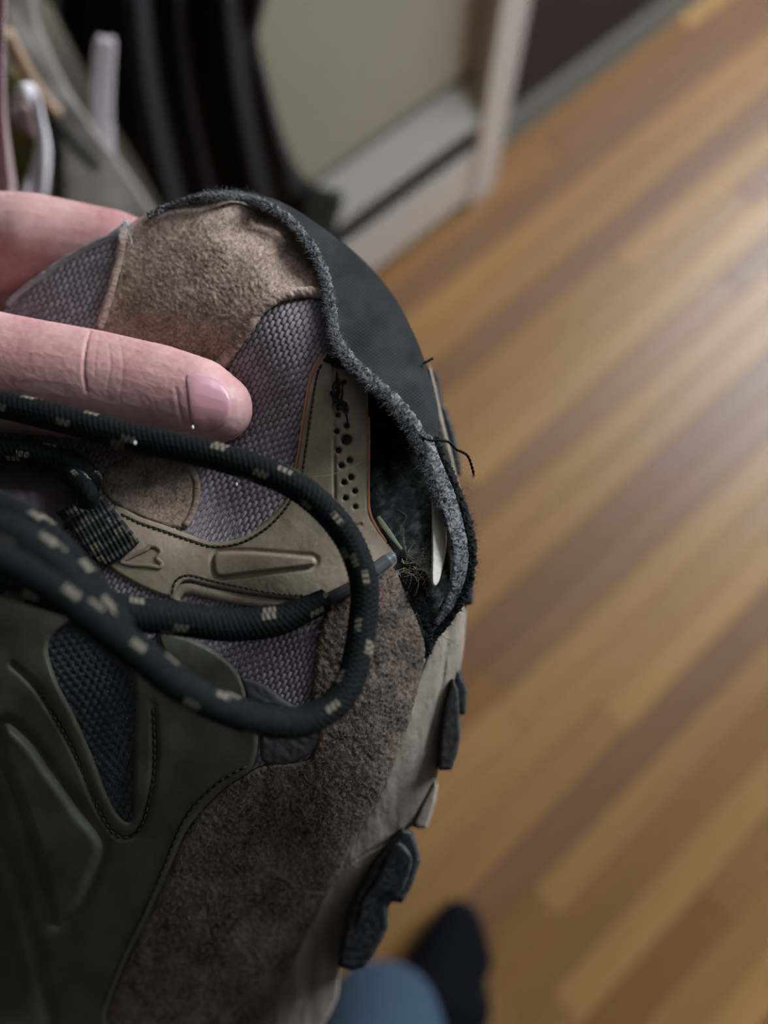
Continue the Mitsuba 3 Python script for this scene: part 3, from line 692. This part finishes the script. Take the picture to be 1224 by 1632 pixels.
def fuzz_line(pts, r0, D, lift, seed, side=0.0):
    q = spline(pts, 1.6)
    c = P(q[:, 0] + side, q[:, 1], D(q[:, 0], q[:, 1]) - lift)
    r = r0 * (1 + 0.25 * N3(q[:, 0], q[:, 1], 0.06, seed)) if np.ndim(r0) == 0 else np.interp(np.linspace(0, 1, len(q)), np.linspace(0, 1, len(r0)), r0)
    dsp = lambda s, t: r.mean() * 1.5 * (meshkit.fbm(np.stack([s * 2.6, np.cos(2 * np.pi * t) * 1.8, np.sin(2 * np.pi * t) * 1.8], -1), 3, seed) - 0.5)
    m, uv = tube(c, r, 22, disp=dsp, flat=0.8)
    return m, np.stack([uv[:, 0], uv[:, 1] * 4], 1), c, r


m, uv, c, r = fuzz_line([(236, 344), (270, 328), (310, 317), (350, 312), (390, 316), (430, 330), (468, 358), (498, 398), (518, 442), (528, 490), (532, 525), (541, 552), (566, 584), (594, 611), (628, 642), (658, 682), (676, 722), (692, 765), (704, 800)], [0.0005, 0.0006, 0.0008, 0.0010, 0.0010, 0.00105, 0.0010, 0.0011, 0.0014, 0.0016, 0.0017, 0.0017, 0.0014], DG, 1.0, 3)
put(SH + '__toe_guard__frayed_edge', m, 'fray_material', uv=uv, label='grey frayed edge')
k = rng.integers(0, len(c), 9000); k = k[(k / len(c) > 0.12)]
dirs = rng.normal(size=(len(k), 3)); dirs /= np.linalg.norm(dirs, axis=1, keepdims=True); dirs = dirs - 0.35 * AZ - 0.2 * AX
fz = hairs(c[k] + dirs * r[k][:, None] * 0.75, dirs, 0.0009 * rng.uniform(0.4, 1.3, len(k)), 0.000035, 0.8, 3, 5)
put(SH + '__toe_guard__fray_fibres', fz, 'grey_fibre_material', kind='stuff', label='grey frayed fibres')
m, uv, c, r = fuzz_line([(694, 700), (708, 735), (724, 775), (738, 815), (747, 850), (751, 890), (745, 928), (730, 962), (712, 988), (690, 1014), (680, 1035)], 0.0011, DG, 1.2, 8)
put(SH + '__toe_guard__black_roll', m, 'black_fibre_material', uv=uv, label='black curled outer edge')
k = rng.integers(int(len(c) * 0.25), len(c), 1500)
dirs = rng.normal(size=(len(k), 3)) + 0.6 * AX; dirs /= np.linalg.norm(dirs, axis=1, keepdims=True)
bf = [hairs(c[k] + dirs * 0.0009, dirs, 0.0010 * rng.uniform(0.4, 1.6, len(k)), 0.00003, 0.9, 3, 6)]
a = np.stack([rng.normal(672, 10, 900), rng.normal(962, 26, 900)], 1); a[:, 0] += (a[:, 1] - 962) * 0.25
root = P(a[:, 0], a[:, 1], DU(a[:, 0], a[:, 1]) + 1.0 - 2.2 * rng.random(900)); dd = rng.normal(size=(900, 3)) - 0.5 * AZ
bf.append(hairs(root, dd, 0.0022 * rng.uniform(0.5, 1.5, 900), 0.00006, 1.0, 4, 9))
put(SH + '__toe_guard__black_fibres', trimesh.util.concatenate(bf), 'black_fibre_material', kind='stuff', label='black stringy fibres at the end of the tear')
m, uv, c, r = fuzz_line([(640, 918), (655, 940), (668, 965), (680, 1000), (682, 1040)], [0.0010, 0.0016, 0.0018, 0.0014, 0.0007], DU, 0.5, 12)
put(SH + '__toe_guard__black_roll_001', m, 'black_fibre_material', uv=uv)


m, uv = sheet(poly([(606, 884), (650, 892), (690, 925), (704, 958), (710, 985), (696, 1018), (682, 1060), (670, 1050), (655, 1000), (640, 955), (618, 925)]), DU, up=0.9, back=3, edge=10, step=2.4, disp=lambda x, y: 2.0 * N3(x, y, 0.09, 4, 3))
put(SH + '__toe_guard__torn_backing', m, 'lining_material', uv=uv, label='black torn backing at the end of the tear')


def thread(key, pts, r, mat, label=None, twist=True, n=8):
    q = spline(np.array(pts, float), 1.5)
    m, uv = tube(P(q[:, 0], q[:, 1], q[:, 2]), r, n, disp=(lambda s, t: r * 0.35 * np.sin(2 * np.pi * (t * 2 + s / 0.9))) if twist else None)
    return put(key, m, mat, uv=uv, label=label)


thread(SH + '__loose_thread', [(640, 668, 142), (662, 688, 141), (682, 701, 141), (704, 702, 141), (716, 705, 142), (727, 716, 143), (736, 720, 144), (745, 726, 145), (751, 740, 146), (755, 755, 147)], 0.00026, 'black_fibre_material', 'loose black thread')
put(SH + '__loose_thread__frayed_tip', hairs(np.repeat(P(755, 753, 147)[None], 26, 0), -AY + 0.25 * rng.normal(size=(26, 3)), 0.0011, 0.00004, 0.5, 3, 2), 'black_fibre_material', kind='stuff')
thread(SH + '__loose_thread_001', [(674, 580, 158), (681, 576, 158), (690, 571, 158)], 0.00026, 'black_fibre_material')
thread(SH + '__loose_fibre', [(500, 760, 143.5), (530, 756, 143), (560, 745, 143), (578, 735, 143)], 0.00005, 'straw_material', 'thin pale fibre', False, 5)
# suede nap standing along the big panels
fib = []
for pg, num, ln, D in ((cap_pg.buffer(-4), 3500, 0.0007, lambda x, y: DU(x, y) - 1.5), (SIDE.buffer(-4), 9000, 0.0011, lambda x, y: DU(x, y) - 1.9)):
    x0, y0, x1, y1 = pg.bounds; xy = rng.uniform([x0, y0], [x1, min(y1, 1640)], (num * 2, 2)); xy = xy[shapely.contains_xy(pg, xy[:, 0], xy[:, 1])][:num]
    dd = rng.normal(size=(len(xy), 3)) - 0.5 * AZ
    fib.append(hairs(P(xy[:, 0], xy[:, 1], D(xy[:, 0], xy[:, 1])), dd, ln * rng.uniform(0.4, 1.3, len(xy)), 0.00004, 0.8, 3, 4))
g = rng.uniform([588, 620], [705, 900], (5000, 2)); g = g[shapely.contains_xy(_tp.buffer(8), g[:, 0], g[:, 1])]
put(SH + '__lining__fuzz', hairs(P(g[:, 0], g[:, 1], DL(g[:, 0], g[:, 1]) - 1.0), rng.normal(size=(len(g), 3)) - 0.4 * AZ, 0.0016 * rng.uniform(0.4, 1.4, len(g)), 0.00004, 0.9, 3, 14), 'dark_fibre_material', kind='stuff', label='dark grey fuzz of the lining')
put(SH + '__toe_cap__nap', fib[0], 'brown_fibre_material', kind='stuff')
put(SH + '__side_panel__nap', fib[1], 'brown_fibre_material', kind='stuff')
# clear glue remains at the left of the toe
gx = np.array([(14, 486), (40, 462), (70, 440), (100, 418), (135, 398), (165, 384), (190, 370), (204, 356)], float)
m, uv = tube(P(*spline(gx, 2.0).T, DU(*spline(gx, 2.0).T) - 0.4), 0.0009, 14, disp=lambda s, t: 0.0005 * (meshkit.fbm(np.stack([s * 0.6, t * 3, 0 * s], -1), 3, 2) - 0.4))
prin('glue_material', [0.30, 0.33, 0.36], 0.25, 0.6)
put(SH + '__glue_remains', m, 'glue_material', uv=uv, label='shiny dried glue along the mesh')
hr = P(rng.uniform(190, 212, 60), rng.uniform(352, 388, 60), 157.0)
put(SH + '__glue_remains__glue_strings', hairs(hr, rng.normal(size=(60, 3)) + AY, 0.003 * rng.uniform(0.4, 1.4, 60), 0.00005, 0.5, 4, 3), 'white_fibre_material', kind='stuff', label='white glue strings')

# ------------------------------------------------------------------ laces
LR = 0.00265


def braid(s, t):
    u, v = s / 1.05 + t * 8, s / 1.05 - t * 8
    return 0.00026 * (np.abs(np.sin(np.pi * u) * np.sin(np.pi * v)) ** 0.6 - 0.5)


def lace(key, pts, r=LR, label=None, scale=None, flat=0.92):
    q = spline(np.array(pts, float), 2.0)
    rr = r if scale is None else r * np.interp(np.linspace(0, 1, len(q)), np.linspace(0, 1, len(scale)), scale)
    m, uv = tube(P(q[:, 0], q[:, 1], q[:, 2]), rr, 40, disp=braid, flat=flat)
    return put(key, m, 'lace_material', uv=uv, label=label)


lace(SH + '__lace', [(-80, 628, 137), (0, 644, 134.5), (100, 668, 133), (200, 694, 132.5), (300, 716, 132), (400, 744, 132), (470, 774, 132.5), (522, 816, 133), (560, 868, 133.5), (580, 930, 132.5), (578, 990, 131), (564, 1068, 128), (534, 1122, 125), (481, 1150, 122), (425, 1149, 119), (355, 1128, 116), (284, 1090, 113), (218, 1038, 111), (150, 985, 108), (80, 930, 106), (0, 885, 104), (-80, 850, 103)], label='black round lace with beige flecks, looped over the shoe')
lace(SH + '__lace_001', [(-80, 880, 112), (0, 915, 113), (70, 940, 116), (140, 962, 120), (210, 978, 124), (290, 987, 128), (365, 996, 131), (436, 990, 133), (486, 972, 134.5), (520, 956, 135.5)], 0.0031, scale=[1, 1, 1, 1, 1, 1, 0.97, 0.72], label='black lace end pointing to the tear')
lace(SH + '__lace_002', [(-80, 790, 122), (0, 815, 120), (60, 850, 118), (110, 900, 116), (150, 950, 114), (190, 1010, 112.5)], 0.003)
lace(SH + '__lace_004', [(-120, 835, 106), (0, 845, 106), (60, 880, 107), (110, 930, 108), (160, 985, 109.5)], 0.003)
lace(SH + '__lace_003', [(-60, 716, 146), (40, 720, 146), (110, 738, 147), (150, 770, 145)], 0.0026)
thread(SH + '__lace_001__cord', [(516, 958, 136), (545, 944, 138), (575, 928, 140), (602, 906, 141.5)], 0.00125, 'black_fibre_material', 'thin black cord core', False, 12)
q = spline(np.array([(590, 914, 141), (606, 902, 141.5), (622, 890, 142), (628, 886, 142.2)], float), 1.5)
m, uv = tube(P(q[:, 0], q[:, 1], q[:, 2]), np.interp(np.linspace(0, 1, len(q)), [0, 0.2, 0.75, 1], [0.00115, 0.00145, 0.00140, 0.0009]), 18)
put(SH + '__lace_001__lace_tip', m, 'aglet_material', uv=uv, label='rounded grey lace tip')
# webbing loop
m, uv = sheet(poly([(94, 815), (124, 800), (158, 791), (190, 828), (218, 862), (195, 884), (167, 899), (146, 886), (124, 850)], False).buffer(4), lambda x, y: DU(x, y) - 2.5, up=1.6, back=1.5, edge=6, step=2.2, disp=lambda x, y: 0.2 * np.sin((x * 0.8 - y * 0.45) * 0.9) + 0.15 * np.sin((x * 0.5 + y * 0.8) * 0.9), full_back=True)


def web_fn(p, n, uv):
    x, y = uv.x * 10 - 94, uv.y * 10 - 815
    a = (x * 0.55 + y * 0.83) / 22.0
    st = a - dr.floor(a)
    fl = (cell_rand(dr.floor(a), dr.floor((x * 0.83 - y * 0.55) / 9), 2) > 0.82) & (st > 0.3) & (st < 0.7)
    return dr.select(fl, C(0.11, 0.10, 0.075), mix(C(0.012, 0.018, 0.018), C(0.06, 0.06, 0.055), smoothstep(0.55, 0.9, st)))


prin('webbing_material', proc(web_fn), 0.85)
put(SH + '__webbing_loop', m, 'webbing_material', uv=uv, label='dark striped webbing lace loop')
lace(SH + '__webbing_loop__cord', [(112, 756, 146), (126, 768, 142), (138, 786, 140), (140, 804, 141)], 0.0021)

# ------------------------------------------------------------------ bits of grass in the tear
m, uv = tube(P(*np.array([(603, 824, 146.5), (612, 838, 146.2), (626, 857, 146.2), (640, 875, 147)]).T), [0.00045, 0.0006, 0.0005, 0.00025], 10, flat=0.3)
put('grass_blade', m, 'grass_material', uv=uv, label='short green grass blade stuck in the torn hole of the shoe', cat='grass blade')
num = 110
rx = np.stack([rng.normal(664, 19, num), rng.normal(902, 13, num)], 1)
put('dry_grass', hairs(P(rx[:, 0], rx[:, 1], 148.5 - 2 * rng.random(num)), rng.normal(size=(num, 3)) * [1.3, 1, 1] - 0.3 * AZ, 0.0024 * rng.uniform(0.3, 1.5, num), 0.00008, 0.4, 4, 21), 'straw_material', smooth=False, kind='stuff', label='tuft of dry grass bits at the bottom of the torn hole', cat='dry grass')
thread('curly_fibre', [(633, 811, 148), (642, 817, 147), (648, 823, 147), (645, 830, 147), (639, 838, 147), (640, 850, 147.5), (645, 858, 148)], 0.00008, 'white_fibre_material', None, False, 6)
tag('curly_fibre', 'thin curly white fibre on the black lining inside the tear', 'fibre')
thread('straight_fibre', [(643, 841, 147), (643, 860, 147), (647, 880, 147.5)], 0.00013, 'straw_material', None, False, 6)
tag('straight_fibre', 'pale straight straw standing beside the green grass blade', 'straw')
for x, y, d, lab in ((377, 772, 144.5, 'tiny white lint speck on the mesh just below the lace loop'), (307, 681, 137.6, 'tiny white lint speck at the edge of the thumbnail'), (215, 706, 129.5, 'tiny white lint speck on the lace below the thumb')):
    m = trimesh.creation.icosphere(2, 0.00028); m.apply_scale([1, 1.5, 1]); m.apply_translation(P(x, y, d))
    put(nxt('lint_speck'), m, 'white_fibre_material', label=lab, cat='lint')

# ------------------------------------------------------------------ the person: hand on the shoe, leg and foot below
J = lambda x, y, d, r: (P(x, y, d), r / 1000)
wrist = J(-640, 560, 205, 24)
chains = [
    [wrist, J(-420, 520, 182, 19), J(-180, 560, 158, 14), J(0, 594, 151.5, 12.6), J(140, 613, 150, 11.6), J(250, 630, 149, 10.6), J(310, 642, 148.2, 9.6), J(346, 650, 147.6, 7.3)],
    [wrist, J(-340, 400, 190, 15), J(-60, 386, 178, 12.3), J(60, 390, 176, 11.9), J(180, 404, 178, 10.4), J(270, 425, 182, 8)],
    [wrist, J(-350, 470, 203, 15), J(-80, 478, 194, 11.5), J(80, 486, 190, 11), J(200, 492, 191, 8.5)],
    [wrist, J(-360, 545, 214, 13.5), J(-120, 565, 206, 10.8), J(50, 580, 201, 10), J(150, 585, 200, 8)],
    [wrist, J(-370, 620, 222, 12), J(-150, 642, 214, 9.2), J(10, 655, 209, 8.4), J(90, 655, 208, 7)],
    [J(-420, 520, 182, 19), J(-350, 470, 203, 15)], [J(-340, 400, 190, 15), J(-350, 470, 203, 15), J(-360, 545, 214, 13.5), J(-370, 620, 222, 12)],
    [wrist, J(-1000, 900, 235, 27), J(-1250, 1450, 300, 38)],
]
hand = body_mesh(chains, 0.0013, 8)
for _ in range(2):
    loc = hand.vertices - EYE; dz = loc @ AZ; qx, qy = CX + FPX * (loc @ AX) / dz, CY - FPX * (loc @ AY) / dz
    near = (qx > -10) & (qx < 415) & (qy > 480) & (qy < 720) & (dz < 0.151)
    hv, hf = trimesh.remesh.subdivide(hand.vertices, hand.faces, face_index=np.nonzero(near[hand.faces].all(1))[0])
    hand = trimesh.Trimesh(hv, hf, process=False)
V = np.array(hand.vertices); loc = V - EYE; dz = loc @ AZ; px = CX + FPX * (loc @ AX) / dz; py = CY - FPX * (loc @ AY) / dz
front = (px > -40) & (px < 410) & (py > 470) & (py < 740) & (dz < 0.152)
crease = np.zeros(len(V))
for cpts, w, a in (([(143, 528), (136, 556), (133, 590), (137, 625)], 2.4, 0.6), ([(158, 535), (152, 565), (150, 600)], 2.4, 0.15), ([(188, 536), (196, 580), (190, 640)], 3, 0.15), ([(172, 548), (176, 580), (170, 620)], 2.2, 0.2), ([(280, 620), (285, 650), (292, 680)], 3, 0.3)):
    crease += a * np.exp(-(cKDTree(densify(spline(cpts, 2), 2)).query(np.stack([px, py], 1))[0] / w) ** 2)
nrm = np.array(hand.vertex_normals)
V = V + nrm * (np.where(front, -crease * 0.5e-3 + 0.00012 * (meshkit.fbm(V * 1500, 2, 9) - 0.5), 0) + 0.00016 * (meshkit.fbm(V * 260, 2, 4) - 0.5))[:, None]
hand.vertices = V
put('person', hand, 'skin_material', uv=np.stack([px, py], 1) / 10, label='person in jeans and dark socks pinching the shoe toe between thumb and fingers', cat='person')
fs = front & ((nrm @ AZ) < -0.1)
_th = LinearNDInterpolator(np.stack([px[fs], py[fs]], 1), dz[fs] * 1000)
DT = lambda x, y: np.nan_to_num(_th(x, y), nan=140.0)
nail = poly([(296, 600), (308, 595), (325, 598), (348, 606), (363, 622), (369, 645), (364, 668), (350, 682), (330, 690), (310, 686), (302, 665), (298, 630)])
m, uv = sheet(nail, DT, up=0.45, back=0.6, edge=6, step=2.2)
put('person__thumbnail', m, 'nail_material', uv=uv, label='pink thumbnail')
W = lambda x, y, z, r: (np.array([x, y, z]), r)
sock = body_mesh([[W(0.005, -0.335, 0.032, 0.032), W(0.048, -0.228, 0.038, 0.036), W(0.072, -0.178, 0.024, 0.024)], [W(0.048, -0.228, 0.036, 0.034), W(0.083, -0.205, 0.022, 0.021), W(0.072, -0.178, 0.024, 0.024)], [W(0.005, -0.335, 0.032, 0.032), W(0.07, -0.24, 0.03, 0.030)], [W(0.005, -0.335, 0.032, 0.032), W(0.0, -0.30, 0.14, 0.042)]], 0.006, 12)
put('person__sock', sock, 'sock_material', label='dark navy sock on the floor')
jean = body_mesh([[W(-0.002, -0.236, 0.125, 0.053), W(-0.016, -0.275, 0.22, 0.058), W(-0.05, -0.35, 0.46, 0.075), W(-0.06, -0.68, 0.50, 0.09)]], 0.008, 6)
v = np.array(jean.vertices); jean.vertices = v + np.array(jean.vertex_normals) * (0.012 * (meshkit.fbm(v * 16, 3, 4) - 0.5))[:, None]
put('person__trouser_leg', jean, 'denim_material', label='blue denim trouser leg')

unseen_torso = body_mesh([[W(-0.02, -0.68, 0.52, 0.15), W(0.0, -0.58, 0.85, 0.155), W(0.0, -0.52, 1.04, 0.15)], [W(-0.19, -0.52, 1.06, 0.08), W(0.19, -0.52, 1.06, 0.08)],  # unseen upper body, added to keep light off the lower shoe
    [W(-0.19, -0.52, 1.06, 0.075), W(-0.36, -0.42, 0.78, 0.055), (P(-1080, 1010, 242), 0.042)]], 0.012, 8)
put('person__sweater', unseen_torso, 'sweater_material', label='unseen upper body in a dark sweater, added to shade the lower shoe')
